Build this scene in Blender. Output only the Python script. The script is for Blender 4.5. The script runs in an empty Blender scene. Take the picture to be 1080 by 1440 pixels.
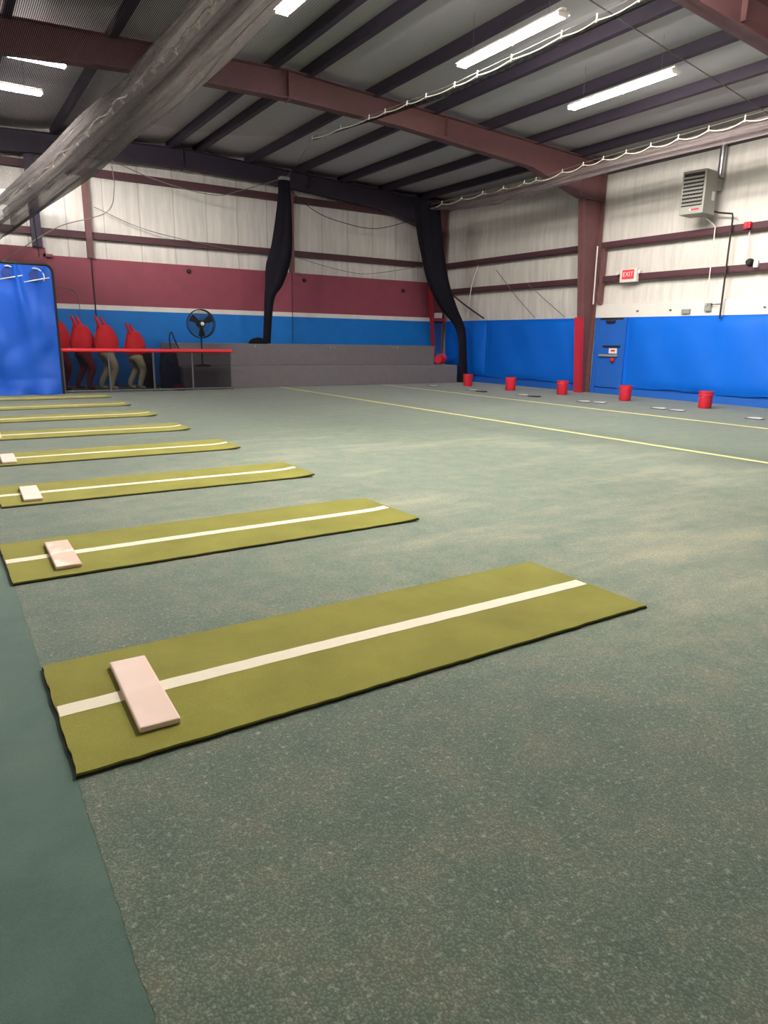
import bpy, math, random
from mathutils import Vector, Matrix
random.seed(7)
SC = bpy.context.scene
COL = SC.collection
PI = math.pi

# ------------------------------------------------------------------ materials
def srgb(r, g, b):
    f = lambda c: (c/255/12.92) if c/255 <= .04045 else ((c/255+.055)/1.055)**2.4
    return (f(r), f(g), f(b), 1)

class NT:
    def __init__(s, name):
        s.m = bpy.data.materials.new(name); s.m.use_nodes = True
        s.t = s.m.node_tree; s.n = s.t.nodes; s.n.clear()
        s.out = s.n.new('ShaderNodeOutputMaterial')
    def add(s, typ, **kw):
        n = s.n.new(typ)
        for k, v in kw.items():
            if k in n.inputs: n.inputs[k].default_value = v
            else: setattr(n, k, v)
        return n
    def link(s, a, b): s.t.links.new(a, b)
    def coords(s, which='Object'):
        return s.add('ShaderNodeTexCoord').outputs[which]
    def noise(s, co, scale, detail=3, rough=.55):
        n = s.add('ShaderNodeTexNoise'); n.inputs['Scale'].default_value = scale
        n.inputs['Detail'].default_value = detail; n.inputs['Roughness'].default_value = rough
        s.link(co, n.inputs['Vector']); return n.outputs['Fac']
    def ramp(s, fac, stops, interp='LINEAR'):
        r = s.add('ShaderNodeValToRGB'); r.color_ramp.interpolation = interp
        e = r.color_ramp.elements
        while len(e) < len(stops): e.new(.5)
        for i, (p, c) in enumerate(stops): e[i].position = p; e[i].color = c
        s.link(fac, r.inputs['Fac']); return r.outputs['Color']
    def mix(s, fac, a, b, blend='MIX'):
        m = s.add('ShaderNodeMix', data_type='RGBA', blend_type=blend)
        for sock, v in ((m.inputs[0], fac), (m.inputs[6], a), (m.inputs[7], b)):
            if hasattr(v, 'is_linked'): s.link(v, sock)
            else: sock.default_value = v
        return m.outputs[2]
    def math(s, op, a, b=0., c=0.):
        m = s.add('ShaderNodeMath', operation=op)
        for i, v in enumerate((a, b, c)):
            if hasattr(v, 'is_linked'): s.link(v, m.inputs[i])
            else: m.inputs[i].default_value = v
        return m.outputs[0]
    def bsdf(s, col, rough=.6, metal=0., bump=None, bs=.2, bd=.01, sheen=0., spec=.5):
        b = s.add('ShaderNodeBsdfPrincipled')
        if hasattr(col, 'is_linked'): s.link(col, b.inputs['Base Color'])
        else: b.inputs['Base Color'].default_value = col
        if hasattr(rough, 'is_linked'): s.link(rough, b.inputs['Roughness'])
        else: b.inputs['Roughness'].default_value = rough
        b.inputs['Metallic'].default_value = metal
        b.inputs['Specular IOR Level'].default_value = spec
        if sheen: b.inputs['Sheen Weight'].default_value = sheen; b.inputs['Sheen Roughness'].default_value = .5
        if bump is not None:
            bn = s.add('ShaderNodeBump'); bn.inputs['Strength'].default_value = bs; bn.inputs['Distance'].default_value = bd
            s.link(bump, bn.inputs['Height']); s.link(bn.outputs['Normal'], b.inputs['Normal'])
        s.link(b.outputs[0], s.out.inputs['Surface']); return b

def shade(c, k): return (c[0]*k, c[1]*k, c[2]*k, 1)

def plain(name, c, rough=.6, metal=0., scale=6., var=.12, bump=0., bscale=60., sheen=0., spec=.5):
    t = NT(name); co = t.coords()
    n = t.noise(co, scale, 4)
    col = t.mix(n, shade(c, 1-var), shade(c, 1+var))
    t.bsdf(col, rough, metal, t.noise(co, bscale, 2) if bump else None, bump, .005, sheen, spec)
    return t.m

M = {}
M['steel'] = plain('primer_steel', srgb(114, 78, 79), .55, 0, 3, .18, spec=.35)
M['steel_dark'] = plain('purlin_steel', srgb(62, 54, 68), .55, 0, 3, .15, spec=.3)
M['girt_steel'] = plain('girt_steel', srgb(86, 56, 62), .55, 0, 3, .15, spec=.3)
M['redpad'] = plain('red_pad', srgb(190, 40, 60), .5, 0, 4, .08)
M['red'] = plain('red_plastic', srgb(214, 40, 62), .4, 0, 5, .08)
M['redrail'] = plain('red_rail_foam', srgb(240, 52, 62), .5, 0, 5, .06)
M['redcloth'] = plain('red_cloth', srgb(196, 36, 46), .85, 0, 6, .14, .3, 40)
M['darkred'] = plain('dark_red_cloth', srgb(120, 28, 38), .85, 0, 6, .14, .3, 40)
M['tan'] = plain('tan_cloth', srgb(196, 186, 152), .85, 0, 8, .12, .3, 40)
M['white'] = plain('white_paint', srgb(232, 226, 220), .5, 0, 3, .05)
M['cream'] = plain('white_rope', srgb(236, 230, 205), .6, 0, 20, .06)
M['cord'] = plain('grey_cord', srgb(128, 120, 118), .7, 0, 20, .1)
M['darkcord'] = plain('dark_cord', srgb(52, 46, 52), .7, 0, 20, .1)
M['hole_blue'] = plain('shaded_blue_cloth', srgb(22, 52, 128), .7, 0, 10, .1)  # shade inside the tarp holes, given as a flat darker colour
M['black'] = plain('black_rubber', srgb(28, 28, 30), .7, 0, 30, .15)
M['blacknet'] = plain('bunched_black_net', srgb(30, 28, 36), .95, 0, 12, .3, .8, 45, spec=.1)
M['navy'] = plain('navy_fabric', srgb(28, 38, 66), .8, 0, 10, .2, .3, 50)
M['grey_metal'] = plain('grey_enamel', srgb(150, 150, 142), .45, 0, 4, .05)
M['galv'] = plain('galvanised_steel', srgb(190, 190, 195), .28, .9, 8, .1)
M['grey_post'] = plain('fence_post_steel', srgb(104, 106, 112), .5, .3, 8, .1)
M['brass'] = plain('pipe_black_iron', srgb(52, 42, 44), .5, .2, 8, .1)
M['dark_slot'] = plain('dark_slot', srgb(36, 30, 34), .7, 0, 8, .1)
M['bluepad'] = None

def emit(name, col, st):
    t = NT(name); e = t.add('ShaderNodeEmission'); e.inputs[0].default_value = col; e.inputs[1].default_value = st
    t.link(e.outputs[0], t.out.inputs['Surface']); return t.m
LAMP = 205.0
M['tube'] = emit('lit_tube', (1, .945, .87, 1), LAMP)
M['tube_dim'] = emit('lit_tube_left_bay', (1, .96, .9, 1), 330.0)
M['fill_near'] = emit('added_tube_near', (1, .945, .87, 1), 430.0)  # tubes of the added fill lamps, here and on the next line
M['fill_mid'] = emit('added_tube_mid', (1, .945, .87, 1), 230.0)
M['exit_lit'] = emit('exit_lit', (1, .30, .28, 1), 1.4)
M['exit_panel'] = emit('exit_panel_lit', (1, .05, .06, 1), .85)

# floor turf -------------------------------------------------------------
def floor_mat():
    t = NT('knitted_turf'); co = t.coords()
    big = t.noise(co, .55, 4, .6); mid = t.noise(co, 4.2, 6, .68); sp = t.noise(co, 46, 3, .7)
    base = t.ramp(mid, [(.28, srgb(96, 118, 106)), (.5, srgb(116, 131, 116)), (.66, srgb(134, 137, 121)), (.8, srgb(122, 139, 128))])
    # worn pale streaks running across the lanes
    mp = t.add('ShaderNodeMapping'); mp.inputs['Scale'].default_value = (.28, 1.0, 1); t.link(co, mp.inputs['Vector'])
    st = t.noise(mp.outputs[0], 1.1, 5, .65)
    stf = t.ramp(st, [(.5, (0, 0, 0, 1)), (.74, (1, 1, 1, 1))])
    # light falloff painted into the turf: brighter mid-hall with stronger worn streaks, darker outside
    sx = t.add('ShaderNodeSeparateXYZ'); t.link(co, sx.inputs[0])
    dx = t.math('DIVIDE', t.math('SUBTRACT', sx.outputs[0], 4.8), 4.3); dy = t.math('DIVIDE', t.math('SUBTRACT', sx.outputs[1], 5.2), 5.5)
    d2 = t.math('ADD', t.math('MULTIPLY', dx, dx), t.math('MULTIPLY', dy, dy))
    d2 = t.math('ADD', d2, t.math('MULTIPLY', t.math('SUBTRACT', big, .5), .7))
    mid_light = t.ramp(d2, [(.3, (1, 1, 1, 1)), (1.3, (0, 0, 0, 1))], 'EASE')
    base = t.mix(mid_light, t.mix(1., base, (.80, .83, .80, 1), 'MULTIPLY'), t.mix(1., base, (1.26, 1.23, 1.17, 1), 'MULTIPLY'))
    base = t.mix(t.math('MULTIPLY', stf, t.math('MULTIPLY_ADD', mid_light, .7, .12)), base, srgb(196, 190, 160))
    # loops of the knit
    v = t.add('ShaderNodeTexVoronoi'); v.inputs['Scale'].default_value = 130; t.link(co, v.inputs['Vector'])
    lp = t.ramp(v.outputs['Distance'], [(.05, (1.16, 1.16, 1.16, 1)), (.62, (.62, .62, .62, 1))])
    base = t.mix(1., base, lp, 'MULTIPLY')
    fl = t.ramp(sp, [(.56, (0, 0, 0, 1)), (.74, (1, 1, 1, 1))])
    base = t.mix(t.math('MULTIPLY', fl, .5), base, srgb(190, 192, 174))
    t.bsdf(base, .85, 0, v.outputs['Distance'], .35, .004, .3, .2)
    return t.m
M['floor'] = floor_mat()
def strip_mat():
    t = NT('smooth_teal_turf'); co = t.coords()
    base = t.ramp(t.noise(co, 3.2, 5, .6), [(.3, srgb(68, 94, 86)), (.7, srgb(86, 110, 98))])
    fine = t.noise(co, 260, 2, .7)
    base = t.mix(1., base, t.ramp(fine, [(.3, (.86, .86, .86, 1)), (.7, (1.12, 1.12, 1.12, 1))]), 'MULTIPLY')
    t.bsdf(base, .9, 0, fine, .3, .004, .25, .25); return t.m
M['strip'] = strip_mat()
def mat_turf():
    t = NT('olive_turf'); co = t.coords()
    base = t.ramp(t.noise(co, 2.2, 5, .6), [(.3, srgb(130, 126, 44)), (.7, srgb(150, 146, 60))])
    fine = t.noise(co, 210, 3, .75)
    base = t.mix(1., base, t.ramp(fine, [(.3, (.78, .78, .74, 1)), (.7, (1.16, 1.16, 1.16, 1))]), 'MULTIPLY')
    t.bsdf(base, .9, 0, fine, .55, .006, .15, .2); return t.m
M['olive'] = mat_turf()
M['whiteturf'] = plain('white_turf_line', srgb(236, 226, 204), .9, 0, 30, .06, .4, 200)
M['yellow'] = plain('yellow_line', srgb(214, 204, 140), .8, 0, 3, .1, .3, 200)
def plate_mat(name, amt):
    t = NT(name); co = t.coords()
    n = t.noise(co, 5.0, 4, .55)
    col = t.mix(t.math('MULTIPLY', t.ramp(n, [(.40, (0, 0, 0, 1)), (.5, (1, 1, 1, 1))]), amt), srgb(240, 212, 198), srgb(200, 164, 134))
    t.bsdf(col, .45, 0, n, .05, .005); return t.m
M['plate'] = plate_mat('pitching_plate', .12)
M['plate_worn'] = plate_mat('pitching_plate_worn', .75)

# painted back wall liner : blue / white stripe / maroon by height
def banded():
    t = NT('painted_liner'); co = t.coords('Object')
    s = t.add('ShaderNodeSeparateXYZ'); t.link(co, s.inputs[0])
    z = t.math('DIVIDE', s.outputs[2], 4.0)
    blue, wh, mar = srgb(0, 118, 206), srgb(232, 226, 220), srgb(148, 70, 86)
    c = t.ramp(z, [(0, blue), (2.175/4, wh), (2.315/4, mar)], 'CONSTANT')
    n = t.noise(co, 2.5, 4)
    c = t.mix(1., c, t.ramp(n, [(.3, (.92, .92, .92, 1)), (.7, (1.06, 1.06, 1.06, 1))]), 'MULTIPLY')
    t.bsdf(c, .6); return t.m
M['liner'] = banded()
def blue_pad():
    t = NT('blue_wall_pad'); co = t.coords()
    n = t.noise(co, 1.1, 3); 
    c = t.mix(n, srgb(0, 98, 210), srgb(0, 110, 226))
    t.bsdf(c, .5, 0, t.noise(co, 2.2, 2), .25, .05, spec=.35); return t.m
M['bluepad'] = blue_pad()
M['bluepaint'] = plain('blue_painted_board', srgb(26, 96, 190), .55, 0, 3, .08)
M['maroonpaint'] = plain('maroon_painted_board', srgb(134, 64, 76), .6, 0, 3, .06)
def vinyl(name, ax):
    t = NT(name); co = t.coords()
    mp = t.add('ShaderNodeMapping'); mp.inputs['Scale'].default_value = (3 if ax == 1 else 1, 1 if ax == 1 else 3, .35); t.link(co, mp.inputs['Vector'])
    n = t.noise(mp.outputs[0], 2.0, 5, .6)
    c = t.ramp(n, [(.25, srgb(206, 200, 194)), (.6, srgb(228, 222, 215)), (.85, srgb(240, 236, 230))])
    if ax == 1:
        sx = t.add('ShaderNodeSeparateXYZ'); t.link(co, sx.inputs[0])
        fr = t.math('ABSOLUTE', t.math('SUBTRACT', t.math('FRACT', t.math('MULTIPLY', sx.outputs[0], 1/1.02)), .5))
        c = t.mix(t.math('MULTIPLY', t.math('LESS_THAN', fr, .018), .35), c, srgb(120, 110, 104))
    t.bsdf(c, .42, 0, n, .25, .03, spec=.4); return t.m
M['vinyl_r'] = vinyl('wall_vinyl_right', 0); M['vinyl_b'] = vinyl('wall_vinyl_back', 1)
M['roofvinyl'] = plain('roof_vinyl', srgb(196, 192, 194), .55, 0, 1.2, .06, .2, 6)
M['carpet'] = plain('grey_carpet', srgb(122, 116, 120), .95, 0, 5, .12, .5, 180, .1, .1)

def netmat(name, scale, width, col):
    t = NT(name); uv = t.add('ShaderNodeUVMap').outputs[0]
    s = t.add('ShaderNodeSeparateXYZ'); t.link(uv, s.inputs[0])
    fx = t.math('FRACT', t.math('MULTIPLY', s.outputs[0], scale)); fy = t.math('FRACT', t.math('MULTIPLY', s.outputs[1], scale))
    f = t.math('MAXIMUM', t.math('LESS_THAN', fx, width), t.math('LESS_THAN', fy, width))
    d = t.add('ShaderNodeBsdfDiffuse'); d.inputs[0].default_value = col
    tr = t.add('ShaderNodeBsdfTransparent'); mx = t.add('ShaderNodeMixShader')
    t.link(f, mx.inputs[0]); t.link(tr.outputs[0], mx.inputs[1]); t.link(d.outputs[0], mx.inputs[2])
    t.link(mx.outputs[0], t.out.inputs['Surface']); return t.m
M['net'] = netmat('black_net', 26, .085, srgb(40, 38, 42))
M['net_dense'] = netmat('dark_net', 44, .36, srgb(36, 34, 40))
def veil(name, col, lo, hi, sc):
    t = NT(name); co = t.coords(); uv = t.add('ShaderNodeUVMap').outputs[0]
    mp = t.add('ShaderNodeMapping'); mp.inputs['Scale'].default_value = sc; t.link(uv, mp.inputs['Vector'])
    n = t.noise(mp.outputs[0], 1.0, 4, .6)
    a = t.math('MULTIPLY_ADD', n, hi-lo, lo)
    c = t.mix(n, shade(col, .75), shade(col, 1.25))
    d = t.add('ShaderNodeBsdfDiffuse'); t.link(c, d.inputs[0])
    tl = t.add('ShaderNodeBsdfTranslucent'); t.link(c, tl.inputs[0])
    m0 = t.add('ShaderNodeMixShader'); m0.inputs[0].default_value = .3
    t.link(d.outputs[0], m0.inputs[1]); t.link(tl.outputs[0], m0.inputs[2])
    tr = t.add('ShaderNodeBsdfTransparent'); mx = t.add('ShaderNodeMixShader')
    t.link(a, mx.inputs[0]); t.link(tr.outputs[0], mx.inputs[1]); t.link(m0.outputs[0], mx.inputs[2])
    t.link(mx.outputs[0], t.out.inputs['Surface']); return t.m
M['swag'] = veil('gathered_net', srgb(112, 106, 104), .45, .85, (.6, 34, 1))
M['edge_net'] = veil('gathered_edge_net', srgb(150, 138, 138), .35, .8, (1.5, 20, 1))
M['windscreen'] = veil('fence_windscreen', srgb(34, 32, 38), .60, .70, (30, 30, 1))
def tarp_mat():
    t = NT('blue_tarp'); co = t.coords(); n = t.noise(co, 2.0, 3)
    t.bsdf(t.mix(n, srgb(20, 82, 190), srgb(30, 96, 208)), .48, 0, t.noise(co, 3, 2), .12, .02, spec=.35); return t.m
M['tarp'] = tarp_mat()

# ------------------------------------------------------------------ mesh builder
class MB:
    def __init__(s): s.v = []; s.f = []; s.sm = []; s.uv = {}
    def _add(s, vs, fs, sm):
        b = len(s.v); s.v += [tuple(v) for v in vs]
        for f in fs: s.f.append(tuple(i+b for i in f)); s.sm.append(sm)
        return s
    def box(s, x0, x1, y0, y1, z0, z1, bev=0.):
        if bev <= 0:
            vs = [(x, y, z) for z in (z0, z1) for y in (y0, y1) for x in (x0, x1)]
            return s._add(vs, [(0, 2, 3, 1), (4, 5, 7, 6), (0, 1, 5, 4), (2, 6, 7, 3), (0, 4, 6, 2), (1, 3, 7, 5)], False)
        import bmesh
        bm = bmesh.new(); bmesh.ops.create_cube(bm, size=1)
        for v in bm.verts: v.co = Vector(((x0+x1)/2+v.co.x*(x1-x0), (y0+y1)/2+v.co.y*(y1-y0), (z0+z1)/2+v.co.z*(z1-z0)))
        bmesh.ops.bevel(bm, geom=bm.edges[:], offset=bev, segments=2, profile=.5, affect='EDGES')
        bm.verts.ensure_lookup_table(); bm.verts.index_update()
        s._add([v.co[:] for v in bm.verts], [[v.index for v in f.verts] for f in bm.faces], False); bm.free(); return s
    def prism(s, poly, axis, a, b):
        # poly of 2D points; axis 0: (y,z) extruded in x ; 1: (x,z) along y ; 2: (x,y) along z
        def P(p, t): return {0: (t, p[0], p[1]), 1: (p[0], t, p[1]), 2: (p[0], p[1], t)}[axis]
        n = len(poly); vs = [P(p, a) for p in poly]+[P(p, b) for p in poly]
        fs = [tuple(range(n))[::-1], tuple(range(n, 2*n))]+[(i, (i+1) % n, n+(i+1) % n, n+i) for i in range(n)]
        return s._add(vs, fs, False)
    def tube(s, pts, r, n=8, cap=True):
        pts = [Vector(p) for p in pts]; rs = r if isinstance(r, (list, tuple)) else [r]*len(pts)
        vs = []; fs = []; prev = None
        for i, p in enumerate(pts):
            d = (pts[min(i+1, len(pts)-1)]-pts[max(i-1, 0)]).normalized()
            if prev is None:
                a = d.orthogonal().normalized()
            else:
                a = (prev-d*prev.dot(d)).normalized()
            prev = a; b = d.cross(a)
            for k in range(n):
                t = 2*PI*k/n; vs.append(p+(a*math.cos(t)+b*math.sin(t))*rs[i])
        for i in range(len(pts)-1):
            for k in range(n):
                fs.append((i*n+k, i*n+(k+1) % n, (i+1)*n+(k+1) % n, (i+1)*n+k))
        if cap: fs += [tuple(range(n))[::-1], tuple(range((len(pts)-1)*n, len(pts)*n))]
        return s._add(vs, fs, True)
    def lathe(s, prof, c=(0, 0, 0), axis='z', n=24):
        vs = []; fs = []; m = len(prof)
        for (r, h) in prof:
            for k in range(n):
                t = 2*PI*k/n; x, y = r*math.cos(t), r*math.sin(t)
                v = {'z': (x, y, h), 'y': (x, h, y), 'x': (h, x, y)}[axis]
                vs.append((v[0]+c[0], v[1]+c[1], v[2]+c[2]))
        for i in range(m-1):
            for k in range(n): fs.append((i*n+k, i*n+(k+1) % n, (i+1)*n+(k+1) % n, (i+1)*n+k))
        if prof[0][0] > 1e-6: fs.append(tuple(range(n))[::-1])
        if prof[-1][0] > 1e-6: fs.append(tuple(range((m-1)*n, m*n)))
        return s._add(vs, fs, True)
    def grid(s, fn, nu, nv, uvfn=None, sm=True):
        b = len(s.v)
        for i in range(nu+1):
            for j in range(nv+1):
                s.v.append(tuple(fn(i/nu, j/nv)))
                if uvfn: s.uv[len(s.v)-1] = uvfn(i/nu, j/nv)
        for i in range(nu):
            for j in range(nv):
                a = b+i*(nv+1)+j; s.f.append((a, a+nv+1, a+nv+2, a+1)); s.sm.append(sm)
        return s
    def loft(s, rings, cap=True):
        n = len(rings[0]); vs = [v for r in rings for v in r]; fs = []
        for i in range(len(rings)-1):
            for k in range(n): fs.append((i*n+k, i*n+(k+1) % n, (i+1)*n+(k+1) % n, (i+1)*n+k))
        if cap: fs += [tuple(range(n))[::-1], tuple(range((len(rings)-1)*n, len(rings)*n))]
        return s._add(vs, fs, True)
    def build(s, name, mat, parent=None, origin=None, solid=0., local=False):
        me = bpy.data.meshes.new(name)
        if parent is not None and not local: o = Vector(parent.location)
        elif parent is not None or local: o = Vector((0, 0, 0))
        elif origin is not None: o = Vector(origin)
        else:
            xs = [v[0] for v in s.v]; ys = [v[1] for v in s.v]; zs = [v[2] for v in s.v]
            o = Vector(((min(xs)+max(xs))/2, (min(ys)+max(ys))/2, min(zs)))
        me.from_pydata([(v[0]-o.x, v[1]-o.y, v[2]-o.z) for v in s.v], [], s.f); me.update()
        if s.uv:
            ul = me.uv_layers.new(name='UVMap')
            for l in me.loops: ul.data[l.index].uv = s.uv.get(l.vertex_index, (0, 0))
        for p, k in zip(me.polygons, s.sm): p.use_smooth = k
        import bmesh
        bm = bmesh.new(); bm.from_mesh(me); bmesh.ops.recalc_face_normals(bm, faces=bm.faces[:])
        for e in bm.edges:
            if len(e.link_faces) == 2 and e.calc_face_angle(0) > .7: e.smooth = False
        bm.to_mesh(me); bm.free()
        me.materials.append(M[mat] if isinstance(mat, str) else mat)
        ob = bpy.data.objects.new(name, me); COL.objects.link(ob)
        if parent is not None: ob.parent = parent
        else: ob.location = o
        if solid:
            m = ob.modifiers.new('solid', 'SOLIDIFY'); m.thickness = solid; m.offset = 0
        return ob

def tag(o, label, cat, group=None):
    o['label'] = label; o['category'] = cat
    if group: o['group'] = group
    return o
def thing(name, label, cat, loc, group=None, rz=0):
    o = bpy.data.objects.new(name, None); o.empty_display_size = .1; COL.objects.link(o)
    o.location = loc; o.rotation_euler = (0, 0, rz); return tag(o, label, cat, group)
def struct(o): o['kind'] = 'structure'; return o
def part(o, label): o['label'] = label; return o
def copy_tree(o, parent=None):
    c = o.copy(); COL.objects.link(c); c.parent = parent
    for ch in list(o.children): copy_tree(ch, c)
    return c
def catmull(pts, k=8):
    P = [Vector(p) for p in pts]; P = [P[0]*2-P[1]]+P+[P[-1]*2-P[-2]]; out = []
    for i in range(1, len(P)-2):
        for j in range(k):
            t = j/k; a, b, c, d = P[i-1:i+3]
            out.append(.5*((2*b)+(c-a)*t+(2*a-5*b+4*c-d)*t*t+(3*b-a-3*c+d)*t**3))
    out.append(P[-2]); return out
ORD = ['', 'first', 'second', 'third', 'fourth', 'fifth', 'sixth', 'seventh', 'eighth', 'ninth', 'tenth', 'eleventh', 'twelfth', 'thirteenth']

# ------------------------------------------------------------------ room
XL, XR, YF, YB = -3.3, 16.95, -8.0, 22.45
RX = 6.85                                   # ridge
def roofz(x): return 7.05-.042*abs(x-RX)     # purlin top line
# floor
rj = random.Random(3)
edge_ = [(.235, YF-.3)]+[(.232+rj.uniform(-.0035, .0035), -.5+k*.022) for k in range(260)]+[(.235, YB+.3)]
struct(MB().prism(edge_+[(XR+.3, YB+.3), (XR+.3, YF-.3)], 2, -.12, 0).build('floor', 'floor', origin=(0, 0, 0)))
struct(MB().box(XL-.3, .30, YF-.3, YB+.3, -.14, -.0012).build('floor', 'strip', origin=(0, 0, 0)))
# roof insulation sagging between purlins
PUR = [6.5, 7.3, 8.95, 10.6, 12.3, 13.95, 15.65]
PURL = [5.0, 3.35, 1.65, 0.0, -1.65]
ALLP = sorted(PUR+PURL+[XR+.2, XL-.2])
def sag(x):
    for a, b in zip(ALLP, ALLP[1:]):
        if a <= x <= b: return .07*math.sin(PI*(x-a)/(b-a))**.8
    return 0
m = MB(); xs = []
for a, b in zip(ALLP, ALLP[1:]):
    xs += [a+(b-a)*k/8 for k in range(8)]
xs.append(ALLP[-1])
ys = [YF-.2+(YB-YF+.4)*k/24 for k in range(25)]
m.grid(lambda u, v: (xs[round(u*(len(xs)-1))], ys[round(v*24)], roofz(xs[round(u*(len(xs)-1))])+.03-sag(xs[round(u*(len(xs)-1))])), len(xs)-1, 24)
struct(m.build('ceiling', 'roofvinyl', origin=(0, 0, 6), solid=.04))
# insulated walls
def pillow(z):
    gs = [0, 2.3, 3.28, 4.22, 5.2, 6.1, 7.2]
    for a, b in zip(gs, gs[1:]):
        if a <= z <= b: return math.sin(PI*(z-a)/(b-a))
    return 0
def seam(y, p=1.22):
    t = (y/p) % 1; d = min(t, 1-t)*p
    return math.exp(-(d/.035)**2)
m = MB(); m.grid(lambda u, v: (XR-.05*pillow(7.0*v)-.018*seam(YF+(YB-YF)*u)+.02*math.sin(17*u)*math.sin(9*v), YF+(YB-YF)*u, 7.0*v), 420, 42)
struct(m.build('wall_right', 'vinyl_r', origin=(XR, 0, 0), solid=.03))
m = MB(); m.grid(lambda u, v: (XL+(XR-XL)*u, YB-.05*pillow(7.2*v)-.014*seam(XL+(XR-XL)*u+.4), 7.2*v), 280, 42)
struct(m.build('wall_back', 'vinyl_b', origin=(0, YB, 0), solid=.03))
struct(MB().box(XL-.1, XL, YF, YB, 0, 7.0).build('wall_left', 'vinyl_r'))
struct(MB().box(XL, XR, YF-.1, YF, 0, 7.2).build('wall_front', 'vinyl_b'))
# painted liner on the back wall
struct(MB().box(XL, 16.7, 22.27, 22.37, 0, 3.62).build('trim_1', 'liner', origin=(0, 22.3, 0)))
struct(MB().box(XL, 2.92, 22.15, 22.27, 2.6, 3.8).build('trim_2', 'maroonpaint'))
struct(MB().box(2.85, 3.1, 22.15, 22.27, 3.56, 3.64).build('trim_3', 'maroonpaint'))
# right wall: blue kick board, white header board, dark shadow gap is real geometry
struct(MB().box(16.8, 16.86, YF, 14.45, 0, .195).box(16.8, 16.86, 14.75, 21.9, 0, .195).build('baseboard_right', 'bluepaint'))
struct(MB().box(16.86, 16.90, YF, 14.45, 0, .3).box(16.86, 16.90, 14.75, 21.9, 0, .3).build('trim_5', 'bluepaint'))
struct(MB().box(16.78, 16.88, 4.0, 14.5, 2.2, 2.58).build('trim_4', 'white'))
# pads
def pad(y0, y1, label, bulge=.05, z0=.23, z1=2.2):
    m = MB(); nu, nv = max(6, int((y1-y0)*6)), 16
    def fn(u, v):
        e = (1-abs(2*u-1)**14)*(1-abs(2*v-1)**10)
        y = y0+(y1-y0)*u
        w = .022*math.sin(y*1.9+v*2)+.014*math.sin(y*4.3-v*5)
        zz = z0+(z1-z0)*v+(.02*math.sin(y*2.3)+.012*math.sin(y*7.1) if v < .02 else 0)
        return (16.80-(.03+bulge+w)*e, y, zz)
    m.grid(fn, nu, nv)
    m.box(16.78, 16.84, y0, y1, z0+.04, z1)
    return tag(m.build('wall_pad', 'bluepad'), label, 'wall pad')
pad(19.36, 21.8, 'blue wall pad in the back right corner beside the hanging black net bundle')
pad(14.72, 19.33, 'wide blue wall pad between the red padded column and the corner pad')
pad(4.5, 13.3, 'long blue wall pad right of the blue door, under the heater')

# door in the right wall
dr = bpy.data.objects.new('door_1', None); COL.objects.link(dr); dr.location = (16.78, 13.85, 0); struct(dr)
dr['label'] = 'blue painted exit door with panic bar in the right wall'
MB().box(16.74, 16.80, 13.42, 14.27, .2, 2.13).build('panel', 'bluepaint', dr)
MB().box(16.73, 16.82, 14.27, 14.42, 0, 2.2).box(16.73, 16.82, 13.3, 13.42, 0, 2.2).build('frame', 'bluepaint', dr)
MB().box(16.755, 16.82, 13.42, 14.27, 2.13, 2.2).build('header_gap', 'dark_slot', dr)
MB().box(16.66, 16.74, 13.7, 14.0, 2.05, 2.12, .01).build('door_closer', 'dark_slot', dr)
MB().box(16.66, 16.70, 13.48, 14.16, 1.09, 1.15, .01).box(16.70, 16.74, 13.5, 13.56, 1.09, 1.15).box(16.70, 16.74, 14.08, 14.14, 1.09, 1.15).build('panic_bar', 'grey_metal', dr)
MB().box(16.70, 16.74, 13.46, 14.06, 1.36, 1.41).build('rail', 'dark_slot', dr)
MB().box(16.755, 16.80, 13.42, 14.27, .0, .17).build('threshold', 'bluepaint', dr)
m = MB().box(16.725, 16.735, 13.55, 13.84, 1.18, 1.33); ns = tag(m.build('notice_sign', 'white'), 'small white notice with a red mark taped to the blue door', 'sign')
MB().box(16.719, 16.725, 13.62, 13.76, 1.235, 1.285).build('red_print', 'red', ns)
tag(MB().lathe([(.03, 0), (.065, .02), (.075, .07), (.03, .12)], (16.70, 13.66, .94), n=14).build('alarm_knob', 'redcloth'), 'small dark red knob hanging under the panic bar of the door', 'knob')

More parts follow.
